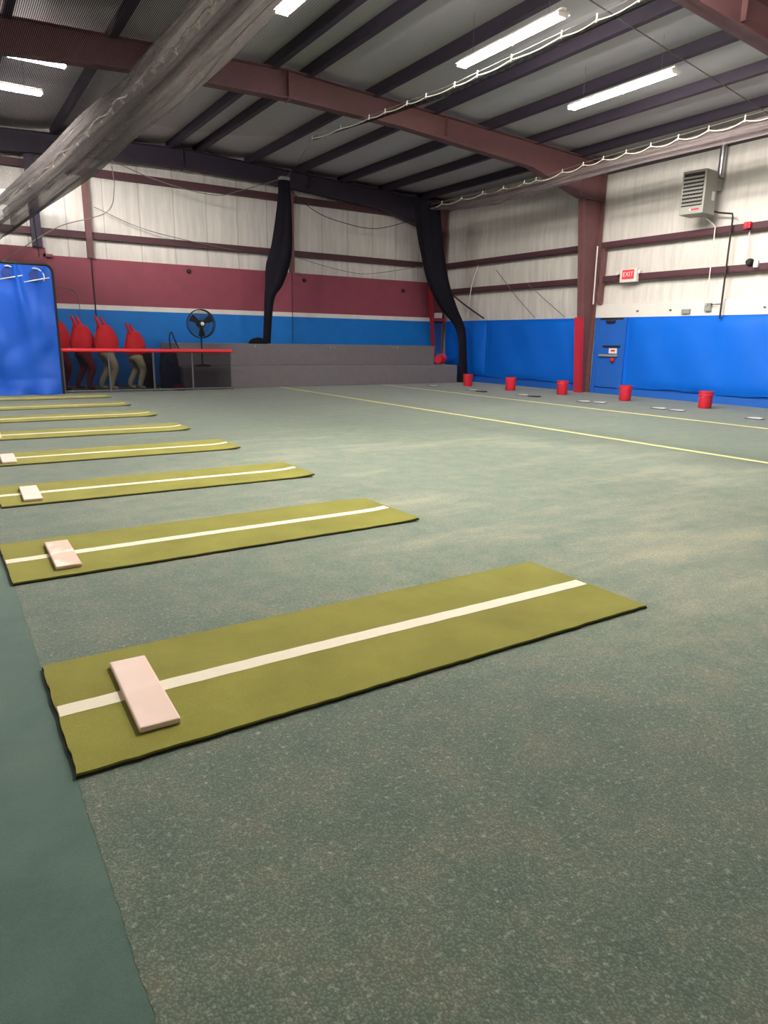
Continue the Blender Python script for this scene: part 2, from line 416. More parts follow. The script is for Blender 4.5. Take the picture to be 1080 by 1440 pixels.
# ------------------------------------------------------------------ steel frames
BOT = [(15.85, 5.43), (13.8, 5.95), (9.6, 6.24), (RX, 6.30)]
def topz(x): return roofz(x)-.2
def frame(y, tagname, low_paint, lab_beam, lab_col):
    w = .01
    bot = BOT+[(2*RX-x, z) for x, z in BOT[::-1][1:]]
    m = MB()
    # web
    poly = [(x, z) for x, z in bot]+[(2*RX-15.85, topz(15.85)), (RX, topz(RX)), (15.85, topz(15.85))]
    m.prism(poly, 1, y-w, y+w)
    for (x0, z0), (x1, z1) in zip(bot, bot[1:]):     # bottom flange
        m.prism([(x0, z0), (x1, z1), (x1, z1+.025), (x0, z0+.025)], 1, y-.125, y+.125)
    for a, b in ((16.75, RX), (RX, 2*RX-16.75)):
        m.prism([(a, topz(a)), (b, topz(b)), (b, topz(b)-.02), (a, topz(a)-.02)], 1, y-.125, y+.125)
    for x in (RX, 11.0):
        zb = 6.27; m.box(x-.012, x+.012, y-.1, y+.1, zb, topz(x)-.02)
    tag(m.build('roof_beam', 'steel_dark' if low_paint else 'steel'), lab_beam, 'beam')  # far beam: dimness of its bay put into a darker colour
    for sgn in (1, -1):
        if sgn == -1 and lab_col is None: continue
        X = (lambda x: x) if sgn == 1 else (lambda x: 2*RX-x)
        c = thing('steel_column', lab_col if sgn == 1 else 'tapered steel column at the left wall', 'column', (X(16.6), y, 0))
        inner = [(16.46, 0), (16.11, 3.5), (15.9, 5.43)]
        if low_paint:
            zc = 3.6
        m = MB()
        m.prism([(X(x), z) for x, z in inner]+[(X(16.75), 5.43), (X(16.75), 0)], 1, y-w, y+w)
        mf = MB()
        for (x0, z0), (x1, z1) in zip(inner, inner[1:]):
            mf.prism([(X(x0), z0), (X(x1), z1), (X(x1)+.03*sgn, z1), (X(x0)+.03*sgn, z0)], 1, y-.125, y+.125)
        mo = MB().box(min(X(16.75), X(16.72)), max(X(16.75), X(16.72)), y-.125, y+.125, 0, topz(16.75))
        mk = MB().prism([(X(15.9), 5.43), (X(16.75), 5.43), (X(16.75), topz(16.75)), (X(15.87), topz(15.87))], 1, y-w, y+w)
        mk.box(min(X(15.9), X(16.75)), max(X(15.9), X(16.75)), y-.1, y+.1, 5.42, 5.45)
        if low_paint and sgn == 1:
            t = NT('corner_column_paint'); co = t.coords(); s = t.add('ShaderNodeSeparateXYZ'); t.link(co, s.inputs[0])
            cw = t.ramp(t.math('DIVIDE', s.outputs[2], 8), [(0, srgb(34, 92, 168)), (2.17/8, srgb(112, 52, 64)), (3.6/8, srgb(80, 52, 58))], 'CONSTANT'); t.bsdf(cw, .6)
            wm = t.m
            t = NT('corner_flange_paint'); co = t.coords(); s = t.add('ShaderNodeSeparateXYZ'); t.link(co, s.inputs[0])
            cw = t.ramp(t.math('DIVIDE', s.outputs[2], 8), [(0, srgb(160, 42, 56)), (3.6/8, srgb(80, 52, 58))], 'CONSTANT'); t.bsdf(cw, .6)
            part(m.build('web', wm, c), 'column web painted blue below and maroon above'); part(mf.build('flange', t.m, c), 'red painted flange')
        else:
            m.build('web', 'steel', c); mf.build('flange', 'steel', c)
        mo.build('back_flange', 'steel', c); mk.build('knee_plate', 'steel', c)
frame(14.6, 'a', False, 'big maroon steel roof beam crossing the hall in front of the far bay', 'tapered maroon steel column on the right wall, red padded at its foot')
frame(22.0, 'b', True, 'steel roof beam against the far back wall, its shade put into the colour', 'corner steel column at the back right, behind the black net bundle')
frame(7.2, 'c', False, 'maroon steel roof beam nearest the camera, at the top right edge', None)
# red foam pad around the foot of the middle column
m = MB().prism([(16.37, 0.0), (16.15, 2.2), (16.24, 2.2), (16.46, 0.0)], 1, 14.6-.14, 14.6+.14)
tag(m.build('column_pad', 'redpad'), 'red foam pad wrapped round the foot of the steel column', 'pad')

# purlins : C sections running the length of the hall
def purlin(x, label):
    zt = roofz(x); m = MB(); d, f, t_ = .22, .07, .008
    m.box(x-t_/2, x+t_/2, YF, YB-.1, zt-d, zt)
    m.box(x, x+f, YF, YB-.1, zt-d, zt-d+t_); m.box(x, x+f, YF, YB-.1, zt-t_, zt)
    m.box(x+f-t_, x+f, YF, YB-.1, zt-d, zt-d+.02)
    m.box(x-.03, x+.10, YF, YB-.1, zt-d-.006, zt-d-.002)
    tag(m.build('purlin', 'steel_dark'), label, 'purlin')
for i, x in enumerate(PUR[::-1]):
    purlin(x, 'dark steel roof purlin, %s in from the right wall' % ORD[i+1] + (', one of a close pair' if i >= 5 else ''))
for i, x in enumerate(PURL):
    purlin(x, 'dark steel roof purlin behind the left net, %s left of the ridge pair' % ORD[i+1])
zt = roofz(16.8)
tag(MB().box(16.70, 16.9, YF, 21.9, 6.17, 6.38).box(16.66, 16.72, YF, 21.9, 6.17, 6.2).build('eave_strut', 'steel_dark'), 'dark steel eave strut along the top of the right wall', 'beam')
# girts
def girt_r(z, y0, y1, label):
    m = MB().box(16.70, 16.73, y0, y1, z-.085, z+.085).box(16.73, 16.89, y0, y1, z+.07, z+.085).box(16.73, 16.89, y0, y1, z-.085, z-.07)
    m.box(16.70, 16.71, y0, y1, z-.1, z-.07)
    tag(m.build('girt', 'girt_steel'), label, 'girt')
girt_r(4.22, 14.75, 21.9, 'upper maroon wall girt right of the corner, left of the padded column')
girt_r(4.22, YF, 14.42, 'upper maroon wall girt right of the padded column, under the heater')
girt_r(3.28, 14.75, 21.9, 'lower maroon wall girt between the corner and the padded column')
girt_r(3.28, YF, 14.42, 'lower maroon wall girt that carries the red exit sign')
def girt_b(z, x0, x1, h_, label):
    m = MB().box(x0, x1, 22.22, 22.25, z-h_/2, z+h_/2).box(x0, x1, 22.25, 22.42, z+h_/2-.015, z+h_/2).box(x0, x1, 22.25, 22.42, z-h_/2, z-h_/2+.015)
    tag(m.build('girt', 'girt_steel'), label, 'girt')
girt_b(4.24, XL, 4.02, .18, 'maroon back wall girt left of the thin post, above the blue tarp')
girt_b(4.24, 4.2, 10.38, .18, 'maroon back wall girt above the fan, between the thin post and the black net bundle')
girt_b(4.24, 10.54, 15.9, .18, 'maroon back wall girt above the platform, right of the hanging black net bundle')
girt_b(5.93, XL, 16.6, .2, 'dark top girt of the back wall just under the roof beam')
# back wall posts
def post(x, z0, z1, w, label):
    m = MB().box(x-w/2, x+w/2, 22.10, 22.12, z0, z1).box(x-.01, x+.01, 22.12, 22.25, z0, z1).box(x-w/2, x+w/2, 22.23, 22.25, z0, z1)
    tag(m.build('wall_post', 'steel'), label, 'post')
post(4.1, 3.62, 6.6, .16, 'thin maroon post on the white back wall above the red dummies')
post(10.46, 3.62, 6.6, .14, 'maroon back wall post right behind the middle black net bundle')
m = MB().box(2.6, 2.85, 22.0, 22.14, 3.8, 6.6); tag(m.build('wall_post', 'steel_dark'), 'dark back wall post above the top of the blue tarp', 'post')
tag(MB().tube([(4.12, 22.24, 3.6), (4.13, 22.24, 2.0)], .018, 6).build('conduit', 'darkcord'), 'thin dark conduit running down the maroon band behind the dummies', 'conduit')
tag(MB().tube([(10.49, 22.25, 3.6), (10.49, 22.25, 1.3)], .008, 6).build('panel_seam', 'darkcord'), 'thin vertical joint strip on the painted back wall beside the middle net bundle', 'strip')
tag(MB().box(16.685, 16.80, 14.28, 14.40, 2.58, 4.13).build('wall_post', 'steel'), 'short maroon jamb post beside the tapered column above the door', 'post')
tag(MB().tube([(16.58, 14.47, 4.2), (16.58, 14.45, 2.58)], .022, 8).build('conduit', 'white'), 'white conduit running down the side of the maroon column', 'conduit')

# ------------------------------------------------------------------ pitching mats
def mat_root(x0, yc, curl, label, rub_label, worn=False, rx=.53, jag=0., rot=0., ry=0.):
    L, W = 2.985, .915
    g = 'olive green pitching mats in a row across the turf floor'
    r = thing('pitching_mat', label, 'pitching mat', (x0, yc, 0), None, rot)
    def zc(x):
        d = max(0, x-(L-.28)); return curl*(d/.28)**2
    rnd = random.Random(int(yc*100)); J = {}
    def edge(i, k): return J.setdefault((i, k), rnd.uniform(-.0035, .0035)*jag)
    N = 60
    def outline(grow, ya, yb, xa=0., xb=L):
        def fn(u, v):
            x = xa+(xb-xa)*u
            cut = 0
            y = ya+(yb-ya)*v
            if u in (0., 1.): x += (edge(int(v*20), 'x%d' % u)+grow*(1 if u else -1))
            if v in (0., 1.): y += (edge(round(u*N), 'y%d' % v)+grow*(1 if v else -1))
            # rounded far corner
            dx = x-(L-.22); dy = y-(W/2-.12)
            if dx > 0 and dy > 0 and curl > 0: y -= .35*dx*dy/.12*1.2
            return x, y
        return fn
    f1 = outline(.004, -W/2, W/2)
    m = MB()
    m.grid(lambda u, v: (*f1(u, v), zc(L*u)+.001), N, 20)
    m.grid(lambda u, v: (*f1(u, v), zc(L*u)+.009), N, 20)
    b = 0; n2 = (N+1)*21
    rim = [i*21 for i in range(N+1)]+[N*21+j for j in range(1, 21)]+[i*21+20 for i in range(N-1, -1, -1)]+[j for j in range(19, 0, -1)]
    for a, c in zip(rim, rim[1:]+rim[:1]): m.f.append((a, c, c+n2, a+n2)); m.sm.append(False)
    part(m.build('backing', 'black', r, local=True), 'black rubber backing showing at the edge')
    f2 = outline(0., -W/2, W/2)
    m = MB(); m.grid(lambda u, v: (*f2(u, v), zc(L*u)+.009), N, 20); m.grid(lambda u, v: (*f2(u, v), zc(L*u)+.018), N, 20)
    for a, c in zip(rim, rim[1:]+rim[:1]): m.f.append((a, c, c+n2, a+n2)); m.sm.append(False)
    m.build('turf', 'olive', r, local=True)
    m = MB(); lw = .045
    m.grid(lambda u, v: (.004+(L-.022)*u, -lw+2*lw*v+.0012*math.sin(u*90)+.006*math.sin(u*5), zc(.004+(L-.022)*u)+.0195), N, 2)
    part(m.build('centre_line', 'whiteturf', r, local=True), 'white centre line')
    # pitching rubber lying on the mat
    if rub_label:
        p = MB().box(-.077, .077, -.308, .308, 0, .024, .007).build('pitching_rubber', 'plate_worn' if worn else 'plate', local=True)
        p.location = (x0+rx, yc+ry, .0195); p.rotation_euler = (0, 0, rot-.028)
        tag(p, rub_label, 'pitching rubber')
mats = [(.235, 2.697, 0., 0.), (.22, 4.85, .012, .017), (.32, 6.98, .022, .001), (.31, 9.135, .022, .005), (.31, 11.34, .025, -.01), (.37, 13.52, .025, .02), (.40, 15.73, .02, .02), (.45, 17.93, .01, .02)]
L_ = ['nearest and largest olive green pitching mat with white centre line', 'second olive pitching mat from the camera, its far corner rounded', 'third olive pitching mat from the camera, right end slightly curled',
      'fourth olive pitching mat from the camera, running off the left edge', 'fifth olive pitching mat from the camera, a thin band in view', 'sixth olive pitching mat from the camera, third from the back',
      'seventh olive pitching mat, the second nearest to the far fence', 'farthest olive pitching mat, right in front of the tarp and fence']
R_ = ['clean pale pitching rubber on the nearest olive mat', 'worn pitching rubber with brown centre on the second olive mat', 'pale pitching rubber on the third olive mat', 'pale pitching rubber at the left edge on the fourth olive mat',
      'sliver of pitching rubber at the left edge on the fifth mat', None, None, None]
RXO = [.321, .336, .266, .264, .27, 0, 0, 0]
RYO = [-.018, -.035, -.06, -.07, -.06, 0, 0, 0]
for i, (x0, yc, c, rt_) in enumerate(mats):
    mat_root(x0, yc, c, L_[i], R_[i], i == 1, RXO[i], 1. if i < 3 else 0., rt_, RYO[i])

# yellow floor lines
tag(MB().box(8.79, 8.89, -6, 19.72, 0, .004).build('floor_line', 'yellow'), 'yellow line on the turf, the nearer of two, ending at the grey platform', 'floor line')
tag(MB().box(12.55, 12.64, -6, 19.72, 0, .004).build('floor_line', 'yellow'), 'yellow line on the turf nearest the right wall and the red buckets', 'floor line')

# buckets
def bucket(x, y, label, tilt=None):
    r = thing('bucket', label, 'bucket', (x, y, 0), 'red buckets along the right wall' if tilt is None else None)
    m = MB().lathe([(.0, .0), (.135, .0), (.148, .02), (.155, .30), (.168, .302), (.168, .325), (.158, .33), (.16, .365), (.168, .37), (.166, .385), (.152, .385), (.146, .30), (.13, .03), (0, .03)], n=28)
    m.build('body', 'red', r, local=True)
    m = MB(); m.tube([(.172*math.cos(a), .172*math.sin(a), .30-.10*math.sin((a-.4)/(PI-.0)*PI)) for a in [.4+PI*k/12 for k in range(13)]], .004, 5); m.build('handle', 'grey_metal', r, local=True)
    m = MB().lathe([(0, .386), (.168, .386), (.170, .392), (.15, .402), (0, .402)], n=28)
    m.build('lid', 'redcloth', r, local=True)
    if tilt: r.rotation_euler = tilt
    return r
for x, y, l in [(14.95, 18.1, 'farthest red bucket, at the foot of the black net bundle'), (14.93, 16.0, 'second red bucket from the far corner'), (15.18, 14.1, 'middle red bucket, left of the padded column'),
                (15.22, 11.92, 'red bucket in front of the blue door'), (15.30, 9.68, 'nearest and rightmost red bucket by the blue pad')]:
    bucket(x, y, l)
tb = bucket(15.42, 20.42, 'red bucket lying tipped on the lower platform step by the corner', (0, 1.45, .5)); tb.location.z = .62+.17

# home plates
def home_plate(x, y, rz, dark, label):
    w = .15
    poly = [(-w, -.12), (w, -.12), (w, .06), (0, .19), (-w, .06)]
    r = thing('throw_down_plate', label, 'plate', (x, y, 0), 'flat throw-down plates near the right wall', rz)
    MB().prism([(a*1.06, b*1.06-.006) for a, b in poly], 2, 0.0005, .014).build('border', 'black', r, local=True)
    MB().prism([(a*.93, b*.93+.004) for a, b in poly], 2, .0141, .020).build('top', 'dark_slot' if dark else 'white', r, local=True)
HP = [(13.78, 18.45, 0), (13.80, 16.45, 0), (13.66, 15.85, 1), (13.85, 14.3, 0), (13.86, 13.83, 1), (13.90, 12.12, 0), (14.03, 11.72, 0), (14.12, 10.05, 0), (14.08, 9.55, 0), (14.10, 7.76, 0), (14.15, 7.25, 1)]
HL = ['white flat plate in front of the right end of the platform', 'white flat plate in front of the farthest red bucket', 'dark flat plate just right of the farthest bucket\'s white plate', 'white flat plate in front of the second red bucket', 'dark flat plate close to the white plate at the second bucket',
      'white flat plate, left of the pair in front of the middle bucket and column', 'white flat plate, right of the pair below the door', 'white flat plate, left of the pair between the two nearest buckets', 'white flat plate, right of the pair just left of the nearest bucket', 'white flat plate near the right edge of the photo', 'dark flat plate at the right edge of the photo']
for (x, y, d), l in zip(HP, HL): home_plate(x, y, -PI/2+.1, d, l)

# ------------------------------------------------------------------ carpeted platform (two tiers)
pl = thing('platform', 'long grey carpeted two step platform along the back wall', 'platform', (10.8, 21, 0))
part(MB().box(5.9, 15.82, 19.78, 22.25, 0, .62, .015).build('lower_step', 'carpet', pl), 'lower carpeted step')
part(MB().box(5.95, 15.35, 20.55, 22.25, .62, 1.275, .015).build('upper_step', 'carpet', pl), 'upper carpeted step')
for x in (8.4, 11.05, 11.2, 13.55, 13.7): MB().box(x-.012, x+.012, 20.535, 20.555, 1.17, 1.24).build('fixing_tab', 'grey_metal', pl)

# ------------------------------------------------------------------ fence
fe = thing('fence', 'low fence with bright red top rail and dark mesh panels in front of the dummies', 'fence', (4.9, 19.25, 0))
PX = [2.68, 3.79, 4.93, 5.99, 7.12]
for x in PX: MB().tube([(x, 19.25, 0), (x, 19.25, 1.05)], .026, 10).build('post', 'grey_post', fe)
MB().tube([(2.66, 19.25, 1.08), (7.15, 19.25, 1.08)], .05, 12).build('top_rail', 'redrail', fe)
for a, b in zip(PX, PX[1:]):
    m = MB(); m.grid(lambda u, v: (a+.026+(b-a-.052)*u, 19.25+.006*math.sin(u*6), .06+.98*v), 8, 6, lambda u, v: (u, v)); m.build('mesh_panel', 'windscreen', fe)
    MB().tube([(a, 19.25, .05), (b, 19.25, .05)], .018, 8).build('bottom_rail', 'grey_post', fe)

# ------------------------------------------------------------------ batter dummies
def skin(name, verts, edges, mat, parent, rad):
    me = bpy.data.meshes.new(name); me.from_pydata(verts, edges, []); me.materials.append(M[mat])
    o = bpy.data.objects.new(name, me); COL.objects.link(o); o.parent = parent
    sk = o.modifiers.new('skin', 'SKIN'); sk.use_smooth_shade = True
    for i, r in enumerate(rad):
        d = me.skin_vertices[0].data[i]; d.radius = r if isinstance(r, tuple) else (r, r); d.use_root = (i == 0)
    s = o.modifiers.new('sub', 'SUBSURF'); s.levels = 1; s.render_levels = 2
    return o
def dummy(x, y, sc, rz, lower, label):
    r = thing('batter_dummy', label, 'dummy', (x, y, 0), 'headless red batter dummies behind the low fence', rz)
    # shirt: wide hanging torso narrowing to the shoulders, two thin raised arm stubs
    m = MB(); rings = []
    for z, cx, rx_, ry_ in [(.98, .0, .26, .16), (1.06, .01, .285, .18), (1.18, .02, .300, .185), (1.34, .02, .265, .18), (1.48, .005, .215, .165), (1.56, -.01, .185, .155), (1.60, -.015, .15, .13), (1.615, -.02, .06, .06)]:
        rings.append([((cx+rx_*math.cos(a)*(1+.06*math.sin(6*a+z*9+x)))*sc, ry_*math.sin(a)*(1+.08*math.sin(5*a+x))*sc, z*sc) for a in [2*PI*k/28 for k in range(28)]])
    m.loft(rings)
    m.tube([(q[0]*sc, q[1]*sc, q[2]*sc) for q in catmull([(-.11, -.06, 1.52), (-.15, -.08, 1.62), (-.20, -.10, 1.73), (-.245, -.11, 1.84)], 4)], [(.060-.0028*k)*sc for k in range(13)], 10)
    m.tube([(q[0]*sc, q[1]*sc, q[2]*sc) for q in catmull([(.05, .05, 1.52), (.03, .07, 1.62), (-.01, .08, 1.72), (-.055, .08, 1.82)], 4)], [(.060-.0028*k)*sc for k in range(13)], 10)
    m.build('shirt', 'redcloth', r, local=True)
    v = [(0, 0, 1.0), (.03, -.14, .86), (.16, -.17, .55), (.05, -.16, .2), (.03, -.16, .05), (.19, -.17, .03), (-.02, .14, .86), (.10, .20, .55), (-.10, .2, .2), (-.12, .2, .05), (.04, .2, .03)]
    e = [(0, 1), (1, 2), (2, 3), (3, 4), (4, 5), (0, 6), (6, 7), (7, 8), (8, 9), (9, 10)]
    rad = [(.19, .15), .14, .105, .08, .065, .05, .14, .105, .08, .065, .05]
    skin('trousers', [(a*sc, b*sc, c*sc) for a, b, c in v], e, lower, r, rad)
dummy(4.72, 20.35, .98, .15, 'tan', 'rightmost red headless batter dummy in tan trousers, standing alone behind the fence')
dummy(3.98, 20.45, 1.07, .1, 'tan', 'red headless batter dummy in tan trousers, third from the blue tarp')
dummy(3.40, 20.65, 1.07, .2, 'darkred', 'red headless batter dummy with dark red trousers, second from the tarp')
dummy(2.76, 20.5, 1.12, .3, 'darkred', 'red headless batter dummy half hidden by the right edge of the blue tarp')

# dark bags behind the fence
def bag(x, y, w, d, h_, mat, label, name='equipment_bag', loop=False):
    r = thing(name, label, 'bag', (x, y, 0))
    rings = []
    for k in range(9):
        t = k/8; z = h_*t; s_ = (1-.25*t**3)*(.94+.06*math.sin(5*t+x)); 
        rings.append([(x+w/2*s_*math.copysign(abs(math.cos(a))**.5, math.cos(a)), y+d/2*s_*math.copysign(abs(math.sin(a))**.5, math.sin(a)), z) for a in [2*PI*j/20 for j in range(20)]])
    MB().loft(rings).build('body', mat, r)
    MB().tube([(x-w*.3, y-d/2-.01, h_*.9), (x, y-d/2-.03, h_*.55), (x+w*.3, y-d/2-.01, h_*.9)], .015, 6).build('strap', 'black', r)
    if loop:
        MB().tube(catmull([(x+.08, y, h_-.05), (x+.06, y, h_+.30), (x+.12, y, h_+.46), (x+.18, y, h_+.32), (x+.32, y, h_-.05)], 5), .02, 8).build('loop_handle', 'navy', r)
bag(5.14, 20.85, .44, .32, 1.0, 'black', 'tall black equipment bag beside the rightmost red dummy, behind the fence mesh')
bag(5.58, 20.1, .55, .4, 1.12, 'navy', 'dark navy bag with a tall loop handle behind the fence', loop=True)
tag(MB().lathe([(0, 0), (.16, 0), (.18, .06), (.12, .15), (0, .17)], (5.7, 19.62, 0), n=16).build('helmet', 'darkred'), 'small dark red helmet on the floor behind the third fence panel', 'helmet')

# ------------------------------------------------------------------ fan
fx, fy, fz = 6.6, 20.22, 1.83
fn = thing('pedestal_fan', 'black pedestal fan with round wire cage in front of the blue wall', 'fan', (fx, fy, .62))
MB().lathe([(0, .62), (.24, .62), (.24, .645), (.05, .68), (0, .68)], (fx, fy, 0), n=24).build('base', 'black', fn)
MB().tube([(fx, fy, .66), (fx, fy, 1.62)], .022, 10).build('pole', 'black', fn)
MB().lathe([(0, .02), (.09, .03), (.11, .1), (.08, .2), (0, .22)], (fx, fy, fz), 'y', 18).build('motor', 'black', fn)
m = MB()
R0 = .40
ang = [2*PI*k/40 for k in range(41)]
for R, dy in ((R0, 0), (R0, -.10), (R0*.9, -.12), (R0*.8, -.135), (R0*.7, -.143), (R0*.6, -.15), (R0*.5, -.155), (R0*.4, -.158), (R0*.3, -.16), (R0*.2, -.16), (R0*.98, .06), (R0*.7, .10), (R0*.4, .12)):
    m.tube([(fx+R*math.cos(a), fy+dy, fz+R*math.sin(a)) for a in ang], .010 if R > .39 else .004, 5, False)
for k in range(72):
    a = 2*PI*k/72; c, s_ = math.cos(a), math.sin(a)
    m.tube([(fx+.06*c, fy-.16, fz+.06*s_), (fx+.3*c, fy-.14, fz+.3*s_), (fx+R0*c, fy-.09, fz+R0*s_), (fx+R0*c, fy, fz+R0*s_)], .0034, 4, False)
m.build('cage', 'black', fn)
hub = MB().lathe([(0, -.19), (.045, -.185), (.055, -.15), (0, -.14)], (fx, fy, fz), 'y', 16).build('hub', 'white', fn); part(hub, 'white hub cap')
for k in range(3):
    a0 = -PI/2+2*PI*k/3; m = MB()
    def bl(u, v):
        rr = .05+.31*u; aa = a0+(v-.5)*(.85-.25*u)
        return (fx+rr*math.cos(aa), fy-.06+.05*(v-.5), fz+rr*math.sin(aa))
    m.grid(bl, 6, 4); m.build('blade', 'black', fn, solid=.006)

# ------------------------------------------------------------------ blue tarp screen
tp = thing('tarp_screen', 'big blue tarp hung on a dark frame at the left, in front of the dummies', 'tarp', (1.4, 19.1, 0))
TX0, TX1, TZ = -.6, 2.60, 3.06
def tarp(u, v):
    x = TX0+(TX1-TX0)*u; z = .01+(TZ-.02)*v
    f = 0
    for gx in (.30, 1.05, 1.80, 2.40):
        d = x-gx-(1-v)*.35*(1 if gx < 2 else -.4)
        f += .10*math.exp(-(d/(.07+.16*(1-v)))**2)*(.35+.65*v)*(1 if gx < 2.2 else .5)
    f += .030*math.sin(7*x+2.5*math.sin(3*z))*(1-v)+.022*math.sin(4.3*z+3*x)
    if v < .12: f += .10*(.12-v)/.12*(1+.7*math.sin(9*x))
    c = 1-abs(2*u-1)**30
    rc = 0
    if x > TX1-.16 and z > TZ-.16:
        dx, dz = x-(TX1-.16), z-(TZ-.16); l = math.hypot(dx, dz)
        if l > .16: x = TX1-.16+dx*.16/l; z = TZ-.16+dz*.16/l
    return (x, 19.12-f*c, z)
m = MB(); m.grid(tarp, 120, 70); m.build('tarp', 'tarp', tp)
pth = [(TX0, 19.14, TZ+.03), (TX1-.14, 19.14, TZ+.03)]+[(TX1-.14+.17*math.sin(a), 19.14, TZ-.14+.17*math.cos(a)) for a in [PI/2*k/6 for k in range(1, 7)]]+[(TX1+.03, 19.14, 0)]
MB().tube(pth, .032, 8).build('frame', 'black', tp)
def onT(x, z): return tarp((x-TX0)/(TX1-TX0), z/TZ)[1]-.02
for gx, gz in ((2.24, 2.82), (1.66, 2.84), (1.1, 2.84)):
    MB().lathe([(0, 0), (.14, 0), (.14, .004), (0, .004)], (gx, onT(gx, gz)-.005, gz), 'y', 20).build('hole', 'hole_blue', tp)
    m = MB().tube([(gx+.19*math.cos(a), onT(gx, gz)-.03, gz-.02+.19*math.sin(a)) for a in [-.5+2.4*k/12 for k in range(13)]], [.006]+[.014]*11+[.006], 6)
    m.tube([(gx-.26, onT(gx, gz)-.05, gz-.16), (gx, onT(gx, gz)-.06, gz-.10), (gx+.30, onT(gx, gz)-.05, gz-.03)], .011, 6)
    part(m.build('lacing', 'cream', tp), 'white lacing cord')

# ------------------------------------------------------------------ nets
def net_sheet(x0, x1, y0, y1, zf, nu, nv):
    m = MB(); m.grid(lambda u, v: (x0+(x1-x0)*u, y0+(y1-y0)*v, zf(u, v)), nu, nv, lambda u, v: ((x1-x0)*u, (y1-y0)*v)); return m
tag(net_sheet(3.2, 8.4, 2.0, 14.0, lambda u, v: (5.25+.65*u-.45*math.sin(PI*u)*.6-.06*math.sin(v*9)+.1*v*u), 24, 40).build('overhead_net', 'net'), 'black net stretched overhead between the gathered net and the laced rope', 'net')
tag(net_sheet(-2.6, 3.0, 3.0, 21.0, lambda u, v: 5.35-.25*math.sin(PI*u)-.25*v*u, 24, 40).build('overhead_net', 'net_dense'), 'dark overhead net at the left, in front of the left strip lights', 'net')

# big gathered net along the left
PATH = [(3.30, 4.0, 5.15), (3.22, 7.5, 5.0), (3.18, 9.0, 4.96), (3.06, 11.0, 4.88), (2.92, 13.5, 4.86), (2.5, 17, 4.66), (1.74, 20.5, 4.2)]
cp = catmull(PATH, 14)
sw = thing('gathered_net', 'big grey gathered net slung overhead along the left side', 'net', (3, 10, 4.9))
def ringpt(i, a, k):
    p = cp[i]; t = i/(len(cp)-1)
    rx = .17+.10*t+.02*math.sin(i*.35); rz = .36+.06*t+.03*math.sin(i*.21+1)
    w = 1+k*(.10*math.sin(5*a+i*.05)+.07*math.sin(9*a-i*.08)+.05*math.sin(15*a+i*.03))
    return (p.x+rx*w*math.cos(a), p.y, p.z+rz*w*math.sin(a))
m = MB(); n = len(cp)-1
m.grid(lambda u, v: ringpt(round(u*n), 2*PI*v, 1.), n, 72, lambda u, v: (17*u, v)); m.build('outer_fold', 'swag', sw)
m = MB()
m.grid(lambda u, v: (lambda p: (p.x-.14+.28*v+.04*math.sin(12*v+u*6), p.y, p.z-.27+.5*v+.05*math.sin(9*v)))(cp[round(u*n)]), n, 30, lambda u, v: (17*u, v*1.5)); m.build('inner_fold', 'swag', sw)
rp = [(p.x+.10+.02*math.sin(i*.9), p.y, p.z+.36+.03*math.sin(i*1.3)) for i, p in enumerate(cp)]
m = MB().tube(rp, .012, 6)
for i in range(8, len(rp)-6, 3):
    p = rp[i]; m.tube([(p[0]+.02, p[1], p[2]), (p[0]+.06, p[1]+.08, p[2]-.05), (p[0]+.01, p[1]+.15, p[2]+.02)], .010, 5)
part(m.build('lacing_rope', 'cream', sw), 'white lacing rope along the top')

def roped(name, label, x, top, cable, clips, bot, mat, band_w, sg=.10, rr=.012):
    r = thing(name, label, 'net', (x, 12, 5.6))
    def lin(tab, y):
        tab = sorted(tab)
        if y <= tab[0][0]: return tab[0][1]
        for (a, za), (b, zb) in zip(tab, tab[1:]):
            if a <= y <= b: return za+(zb-za)*(y-a)/(b-a)
        return tab[-1][1]
    y0, y1 = clips[0], clips[-1]
    pts = []
    for a, b in zip(clips, clips[1:]):
        for k in range(8):
            t = k/8; y = a+(b-a)*t; pts.append((x-.02, y, lin(top, y)-sg*4*t*(1-t)*min(1, (b-a)/.7)))
    pts.append((x-.02, y1, lin(top, y1)))
    part(MB().tube(pts, rr, 6).build('lacing_rope', 'cream', r), 'white scalloped lacing rope')
    part(MB().tube([(x, y0+(y1-y0)*k/40, lin(cable, y0+(y1-y0)*k/40)) for k in range(41)], .006, 5).build('cable', 'cord', r), 'thin support cable')
    for y in clips:
        MB().tube([(x-.01, y, lin(cable, y)+.02), (x-.02, y, lin(top, y)-.03)], .014, 6).build('clip', 'white', r)
    m = MB()
    def fnn(u, v):
        y = y0+(y1-y0)*u; zt_ = lin(top, y)-.03; zb = lin(bot, y)
        return (x+band_w*(.5*math.sin(8*v+2*math.sin(y*.7))+.4*math.sin(19*v+y*.5)), y, zt_+(zb-zt_)*v)
    m.grid(fnn, 90, 24, lambda u, v: ((y1-y0)*u, v)); m.build('gathered_band', mat, r)
    m = MB()
    m.grid(lambda u, v: (lambda p: (p[0]+.06, p[1], p[2]+.02))(fnn(u, 1-v)), 90, 24, lambda u, v: ((y1-y0)*u*1.1, v+3)); m.build('inner_band', mat, r)
cl3 = [7.4, 8.2, 8.97, 9.76, 10.48, 11.18, 11.86, 12.53, 13.16, 13.85, 14.8, 15.25, 16.1, 17.0, 18.0, 19.0, 19.85]
